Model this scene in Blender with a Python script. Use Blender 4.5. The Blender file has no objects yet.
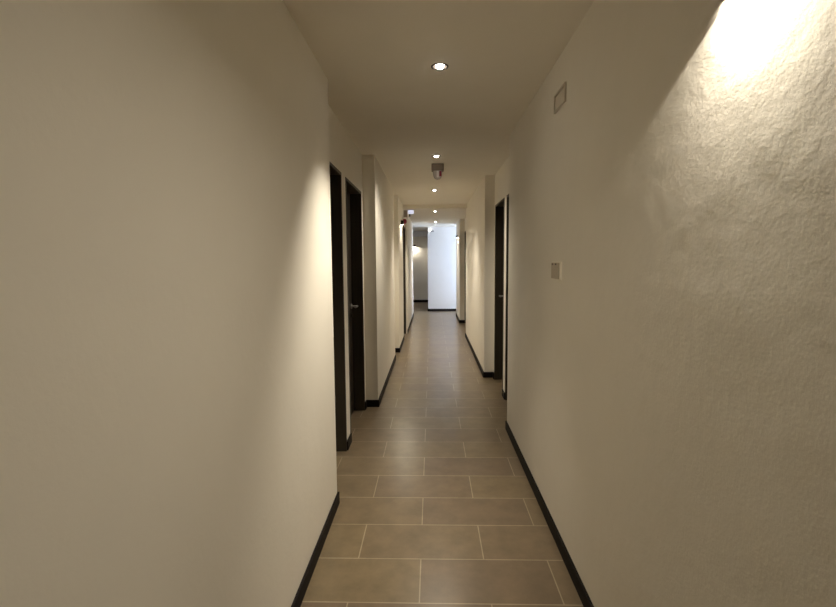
import bpy, bmesh, math
from mathutils import Vector, Matrix
PI = math.pi
scene = bpy.context.scene
COL = scene.collection
H = 2.54           # ceiling height
EYE = 1.5

# ------------------------------------------------------------------ materials
def new_mat(name):
    m = bpy.data.materials.new(name); m.use_nodes = True
    nt = m.node_tree
    return m, nt, nt.nodes['Principled BSDF']

def plain(name, col, rough=.5, metal=0, spec=.5):
    m, nt, b = new_mat(name)
    b.inputs['Base Color'].default_value = (*col, 1)
    b.inputs['Roughness'].default_value = rough
    b.inputs['Metallic'].default_value = metal
    b.inputs['Specular IOR Level'].default_value = spec
    return m

def emissive(name, col, strength):
    m, nt, b = new_mat(name)
    b.inputs['Base Color'].default_value = (*col, 1)
    b.inputs['Emission Color'].default_value = (*col, 1)
    b.inputs['Emission Strength'].default_value = strength
    return m

def plaster(name, col, bump, scale, wave=.028):
    """Hand-trowelled painted plaster: fine grain plus slow undulation."""
    m, nt, b = new_mat(name)
    N, L = nt.nodes, nt.links
    tc = N.new('ShaderNodeTexCoord')
    n1 = N.new('ShaderNodeTexNoise'); n1.inputs['Scale'].default_value = scale
    n1.inputs['Detail'].default_value = 5; n1.inputs['Roughness'].default_value = .6
    n2 = N.new('ShaderNodeTexNoise'); n2.inputs['Scale'].default_value = 4
    n2.inputs['Detail'].default_value = 3
    v = N.new('ShaderNodeTexVoronoi'); v.inputs['Scale'].default_value = scale * .55
    v.feature = 'SMOOTH_F1'
    for n in (n1, n2, v): L.new(tc.outputs['Object'], n.inputs['Vector'])
    b1 = N.new('ShaderNodeBump'); b1.inputs['Strength'].default_value = bump; b1.inputs['Distance'].default_value = .004
    b2 = N.new('ShaderNodeBump'); b2.inputs['Strength'].default_value = bump; b2.inputs['Distance'].default_value = wave
    b3 = N.new('ShaderNodeBump'); b3.inputs['Strength'].default_value = bump * .5; b3.inputs['Distance'].default_value = .003
    L.new(n2.outputs['Fac'], b2.inputs['Height'])
    L.new(n1.outputs['Fac'], b1.inputs['Height']); L.new(b2.outputs['Normal'], b1.inputs['Normal'])
    L.new(v.outputs['Distance'], b3.inputs['Height']); L.new(b1.outputs['Normal'], b3.inputs['Normal'])
    L.new(b3.outputs['Normal'], b.inputs['Normal'])
    ramp = N.new('ShaderNodeMix'); ramp.data_type = 'RGBA'
    ramp.inputs[6].default_value = (*[c * .95 for c in col], 1); ramp.inputs[7].default_value = (*col, 1)
    L.new(n2.outputs['Fac'], ramp.inputs[0]); L.new(ramp.outputs[2], b.inputs['Base Color'])
    b.inputs['Roughness'].default_value = .75
    b.inputs['Specular IOR Level'].default_value = .25
    return m

TILE_W, TILE_D = .632, .3154
def tiles():
    m, nt, b = new_mat('stone_floor_tiles')
    N, L = nt.nodes, nt.links
    tc = N.new('ShaderNodeTexCoord')
    mp = N.new('ShaderNodeMapping')
    # put a joint row on Y = 1.994 and a vertical joint of that row on X = -0.06
    mp.inputs['Location'].default_value = (.06 + TILE_W * 40 - TILE_W * .5, -1.994 + TILE_D * 60, 0)
    L.new(tc.outputs['Object'], mp.inputs['Vector'])
    br = N.new('ShaderNodeTexBrick')
    br.offset = .5; br.offset_frequency = 2; br.squash = 1
    br.inputs['Scale'].default_value = 1
    br.inputs['Brick Width'].default_value = TILE_W
    br.inputs['Row Height'].default_value = TILE_D
    br.inputs['Mortar Size'].default_value = .0031
    br.inputs['Mortar Smooth'].default_value = .15
    br.inputs['Color1'].default_value = (.203, .156, .094, 1)
    br.inputs['Color2'].default_value = (.170, .126, .086, 1)
    br.inputs['Mortar'].default_value = (.36, .305, .215, 1)
    L.new(mp.outputs['Vector'], br.inputs['Vector'])
    n = N.new('ShaderNodeTexNoise'); n.inputs['Scale'].default_value = 7; n.inputs['Detail'].default_value = 7
    n.inputs['Roughness'].default_value = .65
    L.new(tc.outputs['Object'], n.inputs['Vector'])
    mr = N.new('ShaderNodeMapRange'); mr.inputs['From Min'].default_value = .3; mr.inputs['From Max'].default_value = .7
    mr.inputs['To Min'].default_value = .80; mr.inputs['To Max'].default_value = 1.18
    L.new(n.outputs['Fac'], mr.inputs['Value'])
    mul = N.new('ShaderNodeVectorMath'); mul.operation = 'SCALE'
    L.new(br.outputs['Color'], mul.inputs[0]); L.new(mr.outputs['Result'], mul.inputs['Scale'])
    L.new(mul.outputs['Vector'], b.inputs['Base Color'])
    bp = N.new('ShaderNodeBump'); bp.inputs['Strength'].default_value = .35; bp.inputs['Distance'].default_value = .003
    bp.invert = True
    L.new(br.outputs['Fac'], bp.inputs['Height'])
    bp2 = N.new('ShaderNodeBump'); bp2.inputs['Strength'].default_value = .12; bp2.inputs['Distance'].default_value = .004
    L.new(n.outputs['Fac'], bp2.inputs['Height']); L.new(bp.outputs['Normal'], bp2.inputs['Normal'])
    L.new(bp2.outputs['Normal'], b.inputs['Normal'])
    b.inputs['Roughness'].default_value = .29
    return m

def wood(name, c1, c2, rough=.45):
    m, nt, b = new_mat(name)
    N, L = nt.nodes, nt.links
    tc = N.new('ShaderNodeTexCoord'); mp = N.new('ShaderNodeMapping')
    mp.inputs['Scale'].default_value = (14, 14, .9)
    L.new(tc.outputs['Object'], mp.inputs['Vector'])
    n = N.new('ShaderNodeTexNoise'); n.inputs['Scale'].default_value = 3; n.inputs['Detail'].default_value = 6
    L.new(mp.outputs['Vector'], n.inputs['Vector'])
    mx = N.new('ShaderNodeMix'); mx.data_type = 'RGBA'
    mx.inputs[6].default_value = (*c1, 1); mx.inputs[7].default_value = (*c2, 1)
    L.new(n.outputs['Fac'], mx.inputs[0]); L.new(mx.outputs[2], b.inputs['Base Color'])
    b.inputs['Roughness'].default_value = rough
    return m

WALL = (.90, .868, .795)
M_wall = plaster('painted_plaster', WALL, .16, 70)
M_stucco = plaster('rough_painted_plaster', WALL, .17, 130, .045)
M_ceil = plaster('ceiling_paint', (.88, .845, .77), .08, 60)
M_white = plaster('cool_white_paint', (.80, .80, .82), .1, 60)
M_floor = tiles()
M_base = plain('black_baseboard', (.008, .006, .006), .6, 0, .15)
M_leaf = wood('dark_wenge_leaf', (.020, .014, .009), (.042, .030, .020))
M_frame = wood('dark_wenge_frame', (.024, .019, .013), (.048, .038, .025))
M_chrome = plain('brushed_steel', (.58, .56, .53), .4, .9)
M_black = plain('black_metal', (.008, .008, .008), .4)
M_ring = plain('dark_bronze_ring', (.05, .04, .032), .35, .6)
M_lens = emissive('lamp_lens', (1, .95, .88), 40)
M_bulb = emissive('sconce_lens', (1, .9, .75), 18)
M_plate = plain('plastic_shaded', (.46, .40, .31), .45)  # thermostat front: shade under grazing lamp light put into the colour
M_plate_rim = plain('plastic_lit', (.86, .82, .72), .4)  # thermostat rim: the lamp-lit near side painted as a paler colour
M_dark = plain('dark_mark', (.02, .016, .012), .6)
M_grille = plain('painted_cover', (.62, .57, .49), .6)
M_grille_in = plain('painted_panel', (.64, .59, .51), .6)
M_brownbox = plain('taupe_plastic', (.24, .19, .15), .5)
M_clear = plain('pale_lens', (.72, .62, .60), .15)
M_red = plain('red_plastic', (.30, .02, .06), .3)
M_strobe = plain('white_strobe', (.9, .85, .85), .2)
M_greybox = plain('grey_housing', (.30, .26, .22), .5)
M_cool = emissive('cool_lit_panel', (.70, .76, 1.0), .55)
M_alu = plain('white_window_frame', (.8, .8, .8), .4)

# ------------------------------------------------------------------ mesh helpers
def add_box(bm, x0, x1, y0, y1, z0, z1):
    r = bmesh.ops.create_cube(bm, size=1)
    for v in r['verts']:
        v.co = Vector(((x0 + x1) / 2 + v.co.x * (x1 - x0), (y0 + y1) / 2 + v.co.y * (y1 - y0), (z0 + z1) / 2 + v.co.z * (z1 - z0)))
    return r['verts']

def add_prism(bm, pts, z0, z1):
    """Vertical prism over a plan polygon."""
    lo = [bm.verts.new((x, y, z0)) for x, y in pts]
    hi = [bm.verts.new((x, y, z1)) for x, y in pts]
    n = len(pts)
    bm.faces.new(hi); bm.faces.new(lo[::-1])
    for i in range(n):
        j = (i + 1) % n
        bm.faces.new((lo[i], lo[j], hi[j], hi[i]))

def add_lathe(bm, prof, seg=32, mat=None):
    """Revolve (r, z) profile about Z."""
    rings = []
    for r, z in prof:
        if r < 1e-6:
            rings.append([bm.verts.new((0, 0, z))])
        else:
            rings.append([bm.verts.new((r * math.cos(2 * PI * k / seg), r * math.sin(2 * PI * k / seg), z)) for k in range(seg)])
    for a, b in zip(rings, rings[1:]):
        for k in range(seg):
            l = (k + 1) % seg
            if len(a) == 1 and len(b) == 1: continue
            if len(a) == 1: bm.faces.new((a[0], b[k], b[l]))
            elif len(b) == 1: bm.faces.new((a[k], b[0], a[l]))
            else: bm.faces.new((a[k], b[k], b[l], a[l]))

def finish(name, bm, mat, parent=None, bevel=0, smooth=False, loc=(0, 0, 0), recalc=True, segs=2):
    if recalc: bmesh.ops.recalc_face_normals(bm, faces=bm.faces)
    me = bpy.data.meshes.new(name); bm.to_mesh(me); bm.free()
    me.materials.append(mat)
    o = bpy.data.objects.new(name, me); COL.objects.link(o)
    o.location = loc
    if parent: o.parent = parent
    if smooth:
        for p in me.polygons: p.use_smooth = True
    if bevel:
        b = o.modifiers.new('bevel', 'BEVEL'); b.width = bevel; b.segments = segs; b.limit_method = 'ANGLE'
    return o

def struct(o, label=None, cat=None):
    o['kind'] = 'structure'
    if label: o['label'] = label
    if cat: o['category'] = cat
    return o

def thing(name, loc, label, cat, group=None, rotz=0):
    o = bpy.data.objects.new(name, None); COL.objects.link(o)
    o.empty_display_size = .1
    o.location = loc; o.rotation_euler = (0, 0, rotz)
    o['label'] = label; o['category'] = cat
    if group: o['group'] = group
    return o

def copy_thing(src, loc, label, rotz=None):
    c = src.copy(); COL.objects.link(c); c.location = loc; c['label'] = label
    if rotz is not None: c.rotation_euler = (0, 0, rotz)
    for ch in list(src.children):
        d = ch.copy(); COL.objects.link(d); d.parent = c
        for g in list(ch.children):
            e = g.copy(); COL.objects.link(e); e.parent = d
    return c

# ------------------------------------------------------------------ plan
# left side: inner outline, walking away from the camera
LW, LR, LP, LQ, LS = -.590, -.680, -.556, -.532, -.500
RW, RR, RP, RS = .664, .787, .668, .670
YB = -7.0                                  # wall behind the camera
DH = 2.165                                 # door opening height
REC = .105                                 # depth from wall face to door leaf
# (y0, y1, wall plane) of door openings
D_L1 = (2.885, 3.700, LR); D_L2 = (3.885, 4.745, LR); D_L3 = (9.10, 9.85, LQ)
D_R1 = (4.230, 5.105, RR); D_R2 = (5.275, 6.000, RR); D_R3 = (10.60, 11.45, RR)
YL_END, YR_END = 13.15, 13.08
Y_BLOCK, X_BLOCK, Y_FAR = 14.20, -.103, 17.27
X_WEST, X_EAST = -2.6, 2.4

def notch(d, side):
    """Four outline points of a door recess, in walking order."""
    y0, y1, x = d
    xx = x + (-.26 if side == 'L' else .26)
    return [(x, y0), (xx, y0), (xx, y1), (x, y1)]

left_outline = [(LW, YB), (LW, 2.856), (LR, 2.856)] + notch(D_L1, 'L') + notch(D_L2, 'L') + \
    [(LR, 4.85), (LP, 4.85), (LP, 7.22), (LR, 7.22), (LR, 7.80), (LQ, 7.80)] + notch(D_L3, 'L') + \
    [(LS, 9.85), (LS, YL_END), (X_WEST, YL_END), (X_WEST, YL_END - .25), (-1.15, YL_END - .25), (-1.15, YB)]
# the wall steps from LQ to LS right after door 3
right_outline = [(RW, YB), (RW, 4.195), (RR, 4.195)] + notch(D_R1, 'R') + notch(D_R2, 'R') + \
    [(RR, 6.095), (RP, 6.095), (RP, 9.42), (RR, 9.42)] + notch(D_R3, 'R') + \
    [(RR, 11.49), (RS, 11.49), (RS, YR_END), (X_EAST, YR_END), (X_EAST, YR_END - .25), (1.25, YR_END - .25), (1.25, YB)]

def wall(name, outline, doors, side, mat, label):
    bm = bmesh.new()
    add_prism(bm, outline, 0, H)
    for y0, y1, x in doors:               # lintel over each opening
        if side == 'L': add_box(bm, x - .26, x, y0, y1, DH, H)
        else: add_box(bm, x, x + .26, y0, y1, DH, H)
    return struct(finish(name, bm, mat), label, 'wall')

wall_left = wall('wall_left', left_outline, (D_L1, D_L2, D_L3), 'L', M_wall, 'cream painted plaster wall along the left of the corridor')
wall_right = wall('wall_right', right_outline, (D_R1, D_R2, D_R3), 'R', M_stucco, 'cream rough plaster wall along the right of the corridor')

bm = bmesh.new(); add_box(bm, -1.15, 1.25, YB - .15, YB, 0, H)
struct(finish('wall_back', bm, M_wall), 'cream wall closing the corridor behind the viewer', 'wall')
bm = bmesh.new(); add_box(bm, X_BLOCK, X_EAST, Y_BLOCK, Y_FAR, 0, H)
struct(finish('wall_end', bm, M_white, bevel=.004), 'bright bluish white wall block at the far end of the corridor', 'wall')
bm = bmesh.new(); add_box(bm, X_WEST, X_BLOCK, Y_FAR, Y_FAR + .15, 0, H)
struct(finish('wall_far', bm, M_wall), 'dim beige wall deep in the recess left of the bright end wall', 'wall')
bm = bmesh.new(); add_box(bm, X_WEST - .15, X_WEST, YL_END - .25, Y_FAR + .15, 0, H)
struct(finish('wall_west', bm, M_wall), 'side wall of the cross passage out of view on the left', 'wall')
# header beam across the alcove mouth
bm = bmesh.new(); add_box(bm, X_WEST, X_BLOCK, 16.1, 16.45, 2.30, H)
struct(finish('trim_1', bm, M_white), 'low white header beam across the mouth of the far recess', 'beam')

# east wall of the cross passage, with its window
W0, W1, WZ0, WZ1 = YR_END + .12, Y_BLOCK - .10, .35, 2.42
bm = bmesh.new()
add_box(bm, X_EAST, X_EAST + .2, YR_END - .25, W0, 0, H)
add_box(bm, X_EAST, X_EAST + .2, W1, Y_BLOCK + .3, 0, H)
add_box(bm, X_EAST, X_EAST + .2, W0, W1, 0, WZ0)
add_box(bm, X_EAST, X_EAST + .2, W0, W1, WZ1, H)
struct(finish('wall_east', bm, M_white), 'window wall of the cross passage out of view on the right', 'wall')
bm = bmesh.new()
fx0, fx1 = X_EAST + .05, X_EAST + .11
add_box(bm, fx0, fx1, W0, W0 + .05, WZ0, WZ1); add_box(bm, fx0, fx1, W1 - .05, W1, WZ0, WZ1)
add_box(bm, fx0, fx1, W0 + .05, W1 - .05, WZ0, WZ0 + .05); add_box(bm, fx0, fx1, W0 + .05, W1 - .05, WZ1 - .05, WZ1)
win = struct(finish('window_1', bm, M_alu), 'white framed window lighting the cross passage', 'window')
mg, nt, b = new_mat('window_glass')
nt.nodes.remove(b)
tr = nt.nodes.new('ShaderNodeBsdfTransparent'); gl = nt.nodes.new('ShaderNodeBsdfGlossy'); gl.inputs['Roughness'].default_value = .02
mx = nt.nodes.new('ShaderNodeMixShader'); mx.inputs[0].default_value = .06
nt.links.new(tr.outputs[0], mx.inputs[1]); nt.links.new(gl.outputs[0], mx.inputs[2])
nt.links.new(mx.outputs[0], nt.nodes['Material Output'].inputs['Surface'])
bm = bmesh.new(); add_box(bm, fx0 + .02, fx0 + .028, W0 + .05, W1 - .05, WZ0 + .05, WZ1 - .05)
g = finish('window_pane', bm, mg, win); g['kind'] = 'structure'

# floor
bm = bmesh.new(); add_box(bm, -2.75, 2.6, YB - .15, Y_FAR + .15, -.1, 0)
struct(finish('floor', bm, M_floor), 'brown stone tile floor in half-lapped rows with pale grout', 'floor')

# ------------------------------------------------------------------ ceiling with holes for the downlights
H2, Y_STEP = 2.468, 9.15                  # the ceiling steps down here
LIGHTS = [(.050, 2.705, H), (.054, 4.950, H), (.050, 7.29, H), (.078, 9.66, H2), (.108, 12.35, H2)]
HOLE = .0385
def ceiling_slab(y0, y1, z, label):
    bm = bmesh.new()
    outer = [bm.verts.new(c) for c in ((-2.75, y0, z), (2.6, y0, z), (2.6, y1, z), (-2.75, y1, z))]
    edges = [bm.edges.new((outer[i], outer[(i + 1) % 4])) for i in range(4)]
    for x, y, lz in LIGHTS:
        if not y0 < y < y1: continue
        ring = [bm.verts.new((x + HOLE * math.cos(2 * PI * k / 28), y + HOLE * math.sin(2 * PI * k / 28), z)) for k in range(28)]
        edges += [bm.edges.new((ring[i], ring[(i + 1) % 28])) for i in range(28)]
    bmesh.ops.triangle_fill(bm, edges=edges, use_beauty=True, use_dissolve=False)
    ext = bmesh.ops.extrude_face_region(bm, geom=list(bm.faces))
    for v in [e for e in ext['geom'] if isinstance(e, bmesh.types.BMVert)]: v.co.z = H + .12
    struct(finish('ceiling', bm, M_ceil), label, 'ceiling')
ceiling_slab(YB - .15, Y_STEP, H, 'cream painted flat ceiling of the near part of the corridor')
ceiling_slab(Y_STEP, Y_FAR + .15, H2, 'slightly lower ceiling over the far part of the corridor')

# ------------------------------------------------------------------ baseboards
BH, BT = .072, .012
def baseboard_chain(bm, pts, side):
    """Mitred strip along a chain of wall-face points; room lies to the right of travel on the left wall."""
    n = len(pts); off = []
    def normal(a, b):
        d = Vector((b[0] - a[0], b[1] - a[1])).normalized()
        return Vector((d.y, -d.x)) if side == 'L' else Vector((-d.y, d.x))
    for i, p in enumerate(pts):
        P = Vector(p)
        if i == 0: q = P + normal(p, pts[1]) * BT
        elif i == n - 1: q = P + normal(pts[i - 1], p) * BT
        else:
            n1, n2 = normal(pts[i - 1], p), normal(p, pts[i + 1])
            mv = (n1 + n2); q = P + mv * (BT / max(.2, mv.dot(n1)))
        off.append(q)
    for i in range(n - 1):
        a, b, c, d = pts[i], pts[i + 1], off[i + 1], off[i]
        add_prism(bm, [a, b, tuple(c), tuple(d)], 0, BH)

bm = bmesh.new()
for ch in ([(LW, YB), (LW, 2.856), (LR, 2.856), (LR, D_L1[0])], [(LR, D_L1[1]), (LR, D_L2[0])],
           [(LR, D_L2[1]), (LR, 4.85), (LP, 4.85), (LP, 7.22), (LR, 7.22), (LR, 7.80), (LQ, 7.80), (LQ, D_L3[0])],
           [(LS, 9.85), (LS, YL_END), (X_WEST, YL_END)]):
    baseboard_chain(bm, ch, 'L')
struct(finish('baseboard_left', bm, M_base), 'black baseboard along the left wall', 'baseboard')
bm = bmesh.new()
for ch in ([(RW, YB), (RW, 4.195), (RR, 4.195), (RR, D_R1[0])], [(RR, D_R1[1]), (RR, D_R2[0])],
           [(RR, D_R2[1]), (RR, 6.095), (RP, 6.095), (RP, 9.42), (RR, 9.42), (RR, D_R3[0])],
           [(RR, D_R3[1]), (RR, 11.49), (RS, 11.49), (RS, YR_END), (X_EAST, YR_END)]):
    baseboard_chain(bm, ch, 'R')
struct(finish('baseboard_right', bm, M_base), 'black baseboard along the right wall', 'baseboard')
bm = bmesh.new()
add_box(bm, X_BLOCK - BT, X_EAST, Y_BLOCK - BT, Y_BLOCK, 0, BH)
add_box(bm, X_BLOCK - BT, X_BLOCK, Y_BLOCK, Y_FAR, 0, BH)
struct(finish('baseboard_end', bm, M_base), 'black baseboard at the foot of the bright end wall', 'baseboard')
bm = bmesh.new(); add_box(bm, X_WEST, X_BLOCK - BT, Y_FAR - BT, Y_FAR, 0, .09)
struct(finish('baseboard_far', bm, M_base), 'black baseboard at the foot of the dim recess wall', 'baseboard')

# ------------------------------------------------------------------ doors
def door(idx, d, side, label, latch='far'):
    y0, y1, x = d
    s = -1 if side == 'L' else 1           # direction into the wall
    t = .022
    xa, xb = sorted((x + s * REC, x + s * (REC + .042)))
    # leaf: a slab with two shallow sunk panels on the corridor face
    bm = bmesh.new()
    add_box(bm, xa, xb, y0 + t, y1 - t, .006, DH - t)
    leaf = struct(finish('door_%d' % idx, bm, M_leaf, bevel=.002), label, 'door')
    # frame: two jamb linings, a head lining and a stop
    bm = bmesh.new()
    ja, jb = sorted((x - s * .004, x + s * .20))
    add_box(bm, ja, jb, y0, y0 + t, 0, DH); add_box(bm, ja, jb, y1 - t, y1, 0, DH)
    add_box(bm, ja, jb, y0 + t, y1 - t, DH - t, DH)
    f = finish('door_frame', bm, M_frame, leaf, bevel=.0015); f['kind'] = 'structure'
    # lever handle on the far (latch) stile
    hy, hz = (y1 - t - .065 if latch == 'far' else y0 + t + .065), 1.06
    dy = 1 if latch == 'far' else -1
    xf = x + s * REC
    hb = bmesh.new()
    def rod(a, b, r, seg=14):
        a, b = Vector(a), Vector(b); dd = b - a
        rot = dd.to_track_quat('Z', 'Y').to_matrix().to_4x4()
        bmesh.ops.create_cone(hb, cap_ends=True, segments=seg, radius1=r, radius2=r, depth=dd.length,
                              matrix=Matrix.Translation((a + b) / 2) @ rot)
    rod((xf, hy, hz), (xf - s * .010, hy, hz), .026, 24)          # rose
    rod((xf - s * .010, hy, hz), (xf - s * .066, hy, hz), .009)   # neck
    rod((xf - s * .060, hy + dy * .008, hz), (xf - s * .062, hy - dy * .125, hz + .004), .0105)  # lever
    h = finish('door_handle', hb, M_chrome, leaf, bevel=.001); h['kind'] = 'structure'; h['label'] = 'brushed steel lever handle'
    hb = bmesh.new()
    rod((xf, hy, hz - .085), (xf - s * .007, hy, hz - .085), .024, 24)
    rod((xf - s * .007, hy, hz - .085), (xf - s * .016, hy, hz - .085), .008)
    k = finish('lock_rose', hb, M_ring, leaf); k['kind'] = 'structure'
    return leaf

door(1, D_L1, 'L', 'dark wood door nearest on the left behind the near wall corner', 'near')
door(2, D_L2, 'L', 'dark wood door with steel lever, second on the left')
door(3, D_L3, 'L', 'dark wood door far down on the left wall')
door(4, D_R1, 'R', 'dark wood door nearest on the right behind the near wall corner', 'near')
door(5, D_R2, 'R', 'dark wood door with steel lever, second on the right')
door(6, D_R3, 'R', 'dark wood door in the far niche on the right')

# ------------------------------------------------------------------ downlights
def spot(name, loc, aim, power, size, blend, col, radius=.02):
    l = bpy.data.lights.new(name, 'SPOT'); l.energy = power; l.color = col
    l.spot_size = math.radians(size); l.spot_blend = blend; l.shadow_soft_size = radius
    o = bpy.data.objects.new(name, l); COL.objects.link(o); o.location = loc
    o.rotation_euler = (Vector(aim) - Vector(loc)).to_track_quat('-Z', 'Y').to_euler()
    return o

def make_downlight(loc, label):
    t = thing('downlight', loc, label, 'downlight', 'recessed downlights along the ceiling')
    bm = bmesh.new()
    add_lathe(bm, [(.0365, .010), (.0365, -.001), (.040, -.004), (.0455, -.0035), (.047, 0), (.0385, 0.0), (.0385, .010), (.0365, .010)], 40)
    finish('trim_ring', bm, M_ring, t, smooth=False)
    bm = bmesh.new()
    add_lathe(bm, [(.0365, .010), (.034, .045), (.036, .047), (.0382, .010), (.0365, .010)], 40)
    finish('baffle', bm, M_ring, t, smooth=True)
    bm = bmesh.new()
    add_lathe(bm, [(0, -.013), (.010, -.0115), (.017, -.007), (.0215, .001), (.023, .012), (.023, .040), (0, .040)], 32)
    finish('lamp', bm, M_lens, t, smooth=True)
    return t

dl_labels = ['nearest and largest recessed downlight in the corridor ceiling',
             'recessed downlight just in front of the taupe ceiling beacon',
             'recessed downlight just beyond the taupe ceiling beacon',
             'tiny recessed downlight level with the lit sign at left, fourth from the camera',
             'farthest tiny recessed downlight in the ceiling row before the end wall']
first = make_downlight(LIGHTS[0], dl_labels[0])
for (x, y, z), lab in zip(LIGHTS[1:], dl_labels[1:]):
    copy_thing(first, (x, y, z), lab)

WARM = (1, .89, .71)
DL = [  # power, lateral aim, size, blend
    (138, -.70, 78, 1), (70, -.1, 140, 1), (95, 0, 98, 1), (105, 0, 98, 1), (60, 0, 110, 1)]
for (x, y, z), (pw, ax, sz, bl) in zip(LIGHTS, DL):
    spot('downlight_beam', (x, y, z - .018), (x + ax, y, 0), pw, sz, bl, WARM, .022)

# ------------------------------------------------------------------ wall sconces (downward)
def make_sconce(loc, rotz, label):
    """Small black half-box wall lamp; local +X points into the room, back plate on x = 0."""
    t = thing('wall_sconce', loc, label, 'wall lamp', 'black wall sconces', rotz)
    bm = bmesh.new(); add_box(bm, 0, .010, -.090, .090, -.060, .055)
    finish('back_plate', bm, M_black, t, bevel=.002)
    bm = bmesh.new()
    # square shade: closed top and front, side cheeks dropping below the lens
    add_box(bm, .010, .100, -.090, .090, .050, .055)
    add_box(bm, .097, .100, -.090, .090, -.034, .050)
    for sy in (-1, 1):
        y0, y1 = sorted((sy * .087, sy * .090))
        v = [bm.verts.new((x, y, z)) for y in (y0, y1) for x, z in ((.010, .050), (.097, .050), (.097, -.034), (.050, -.068), (.010, -.072))]
        bm.faces.new(v[:5]); bm.faces.new(v[5:][::-1])
        for k in range(5): bm.faces.new((v[k], v[(k + 1) % 5], v[5 + (k + 1) % 5], v[5 + k]))
    finish('shade', bm, M_black, t)
    bm = bmesh.new(); add_box(bm, .016, .070, -.045, .045, -.030, .000)
    finish('lamp', bm, M_bulb, t, bevel=.002)
    return t

SC = [((RW, 1.055, 2.150), PI, 'black wall sconce throwing a fan of light on the near right wall'),
      ((LQ, 8.55, 2.165), 0, 'tiny black wall sconce on the left wall below the red alarm'),
      ((RS, 12.27, 2.085), PI, 'tiny black wall sconce on the right wall before the bright end wall'),
      ((-.60, Y_FAR, 2.02), -PI / 2, 'wall sconce lighting the dim recess wall at the far end')]
sc0 = make_sconce(*SC[0])
for l, r, lab in SC[1:]:
    copy_thing(sc0, l, lab, r).scale = (.5, .5, .6)      # the same lamp in a smaller size
SP = [7.8, 10, 5, 7]
for (l, r, lab), pw in zip(SC, SP):
    d = Vector((math.cos(r), math.sin(r), 0)) * (.027 if l is SC[0][0] else .045 if l is SC[3][0] else .030)
    ld = bpy.data.lights.new('sconce_glow', 'AREA'); ld.shape = 'SQUARE'; ld.size = .016
    ld.energy = pw; ld.color = WARM
    o = bpy.data.objects.new('sconce_glow', ld); COL.objects.link(o)
    o.location = Vector(l) + d + Vector((0, 0, -.032 if l is SC[0][0] else -.020))      # area lamps shine along local -Z: straight down
    o.rotation_euler = (0, 0, r)

# ------------------------------------------------------------------ small fittings on the right wall
t = thing('thermostat', (RW, 2.562, 1.441), 'small wall thermostat with shade painted into its front at chest height on the near right wall', 'thermostat')
bm = bmesh.new(); add_box(bm, -.011, .001, -.084, .084, -.047, .047); finish('back_plate', bm, M_plate_rim, t, bevel=.002)
bm = bmesh.new(); add_box(bm, -.0145, -.011, -.074, .080, -.042, .042); finish('cover', bm, M_plate, t, bevel=.0015)
for yy in (-.012, .055):  # two small dark marks near the top of the cover
    bm = bmesh.new(); add_box(bm, -.0152, -.0145, yy - .013, yy + .013, .030, .038); finish('cover_mark', bm, M_dark, t)

t = thing('vent_cover', (RW, 2.565, 2.318), 'rectangular cream cover plate high on the near right wall', 'vent cover')
bm = bmesh.new()
add_box(bm, -.010, 0, -.105, -.090, -.046, .046); add_box(bm, -.010, 0, .090, .105, -.046, .046)
add_box(bm, -.010, 0, -.090, .090, -.046, -.034); add_box(bm, -.010, 0, -.090, .090, .034, .046)
finish('frame', bm, M_grille, t, bevel=.0015)
bm = bmesh.new(); add_box(bm, -.006, 0, -.087, .087, -.031, .031); finish('panel', bm, M_grille_in, t, bevel=.001)

# ------------------------------------------------------------------ ceiling beacon
t = thing('ceiling_beacon', (.072, 5.36, H), 'taupe box with a pale lens hanging from the ceiling between two downlights', 'alarm beacon')
bm = bmesh.new(); add_box(bm, -.066, .066, -.05, .05, -.075, 0); finish('base', bm, M_brownbox, t, bevel=.006)
bm = bmesh.new(); add_lathe(bm, [(0, -.165), (.022, -.160), (.040, -.145), (.048, -.115), (.050, -.075), (0, -.075)], 28)
dome = finish('lens', bm, plain('grey_lens', (.62, .58, .56), .12), t, smooth=True)
bm = bmesh.new(); add_box(bm, -.012, .012, -.056, -.040, -.150, -.080); finish('flash_tube', bm, M_strobe, t, bevel=.004)
bm = bmesh.new(); add_box(bm, .018, .042, -.050, -.020, -.135, -.080); finish('red_indicator', bm, M_red, t, bevel=.004)

# ------------------------------------------------------------------ fittings far on the left
t = thing('fire_alarm', (LQ, 8.95, 2.215), 'red and white alarm sounder on the left wall beside the far sconce', 'alarm')
bm = bmesh.new(); add_box(bm, 0, .02, -.06, .06, -.06, .06); finish('base', bm, M_strobe, t, bevel=.004)
bm = bmesh.new(); add_lathe(bm, [(0, .085), (.022, .082), (.042, .065), (.050, .04), (.050, .02), (0, .02)], 28)
bmesh.ops.rotate(bm, verts=bm.verts, matrix=Matrix.Rotation(PI / 2, 3, 'Y'))
finish('sounder', bm, M_red, t, smooth=True)
bm = bmesh.new(); add_box(bm, .03, .085, -.035, .035, .045, .075); finish('strobe', bm, M_strobe, t, bevel=.006)

t = thing('emergency_sign', (LQ, 9.45, 2.386), 'grey and pale blue lit sign box projecting high from the left wall', 'sign')
bm = bmesh.new(); add_box(bm, 0, .070, -.03, .03, -.085, .075); finish('housing', bm, M_greybox, t, bevel=.004)
bm = bmesh.new(); add_box(bm, .070, .085, -.035, .03, -.085, .03); finish('white_edge', bm, M_strobe, t, bevel=.003)
bm = bmesh.new(); add_box(bm, .085, .195, -.02, .02, .010, .080); finish('lit_panel', bm, M_cool, t, bevel=.003)
bm = bmesh.new(); add_box(bm, .100, .130, -.018, .018, -.040, .010); finish('lamp_head', bm, M_black, t, bevel=.004)

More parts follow.
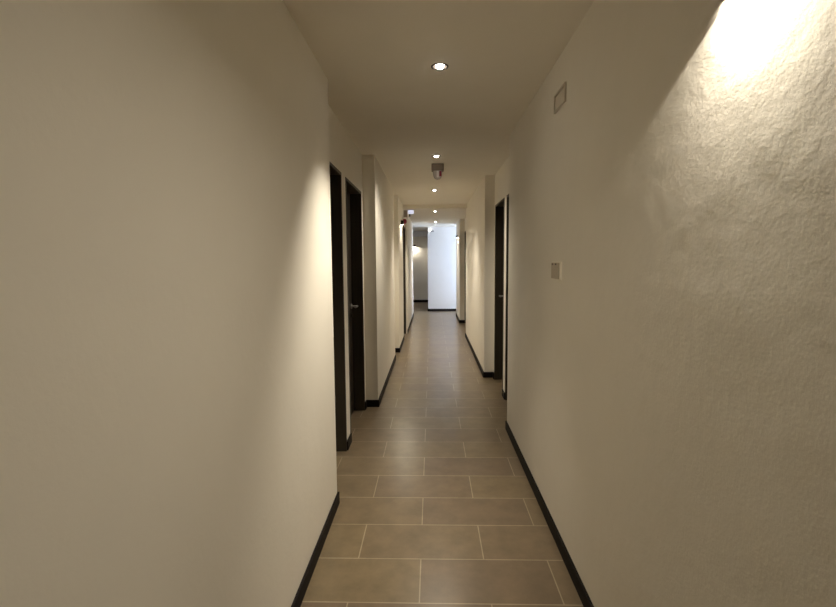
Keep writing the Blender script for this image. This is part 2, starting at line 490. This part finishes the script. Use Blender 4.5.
# small fitting high on the end wall
t = thing('emergency_lamp', (-.005, Y_BLOCK, 2.375), 'small lamp head with grey body high on the bright end wall', 'lamp')
bm = bmesh.new(); add_box(bm, -.020, .085, -.06, 0, -.055, -.010); finish('body', bm, plain('cool_grey_plastic', (.38, .39, .42), .5), t, bevel=.006)
bm = bmesh.new(); bmesh.ops.create_uvsphere(bm, u_segments=20, v_segments=12, radius=.026, matrix=Matrix.Translation((-.040, -.050, 0)))
finish('bulb', bm, emissive('cool_bulb', (1, .97, .9), 6), t, smooth=True)

# ------------------------------------------------------------------ daylight through the passage window
w = bpy.data.worlds.new('world'); scene.world = w; w.use_nodes = True
bg = w.node_tree.nodes['Background']
bg.inputs['Color'].default_value = (.62, .76, 1.0, 1); bg.inputs['Strength'].default_value = 19.0
l = bpy.data.lights.new('window_portal', 'AREA'); l.shape = 'RECTANGLE'
l.size = W1 - W0; l.size_y = WZ1 - WZ0; l.cycles.is_portal = True
o = bpy.data.objects.new('window_portal', l); COL.objects.link(o)
o.location = (X_EAST + .18, (W0 + W1) / 2, (WZ0 + WZ1) / 2)
o.rotation_euler = Vector((-1, 0, 0)).to_track_quat('-Z', 'Z').to_euler()

# ------------------------------------------------------------------ camera
F, PITCH, YAW, ROLL = 482.49, .0890235, .0282632, -.0072708
cd = bpy.data.cameras.new('camera'); cam = bpy.data.objects.new('camera', cd); COL.objects.link(cam)
cd.sensor_fit = 'HORIZONTAL'; cd.sensor_width = 36; cd.lens = F * 36 / 836
cd.clip_start = .02
cy, sy, cp, sp = math.cos(YAW), math.sin(YAW), math.cos(PITCH), math.sin(PITCH)
fwd = Vector((-sy * cp, cy * cp, -sp)); right = Vector((cy, sy, 0)); up = right.cross(fwd)
r2 = right * math.cos(ROLL) + up * math.sin(ROLL); u2 = up * math.cos(ROLL) - right * math.sin(ROLL)
m = Matrix((r2, u2, -fwd)).transposed().to_4x4(); m.translation = (0, 0, EYE)
cam.matrix_world = m
scene.camera = cam

# ------------------------------------------------------------------ colour management and sampling
vs = scene.view_settings
scene.display_settings.display_device = 'sRGB'
vs.view_transform = 'Standard'; vs.look = 'None'; vs.gamma = 1; vs.use_curve_mapping = False
vs.exposure = 0.18
scene.cycles.use_denoising = True
scene.cycles.max_bounces = 10
scene.cycles.diffuse_bounces = 8
scene.cycles.sample_clamp_indirect = 4
scene.cycles.caustics_reflective = False; scene.cycles.caustics_refractive = False
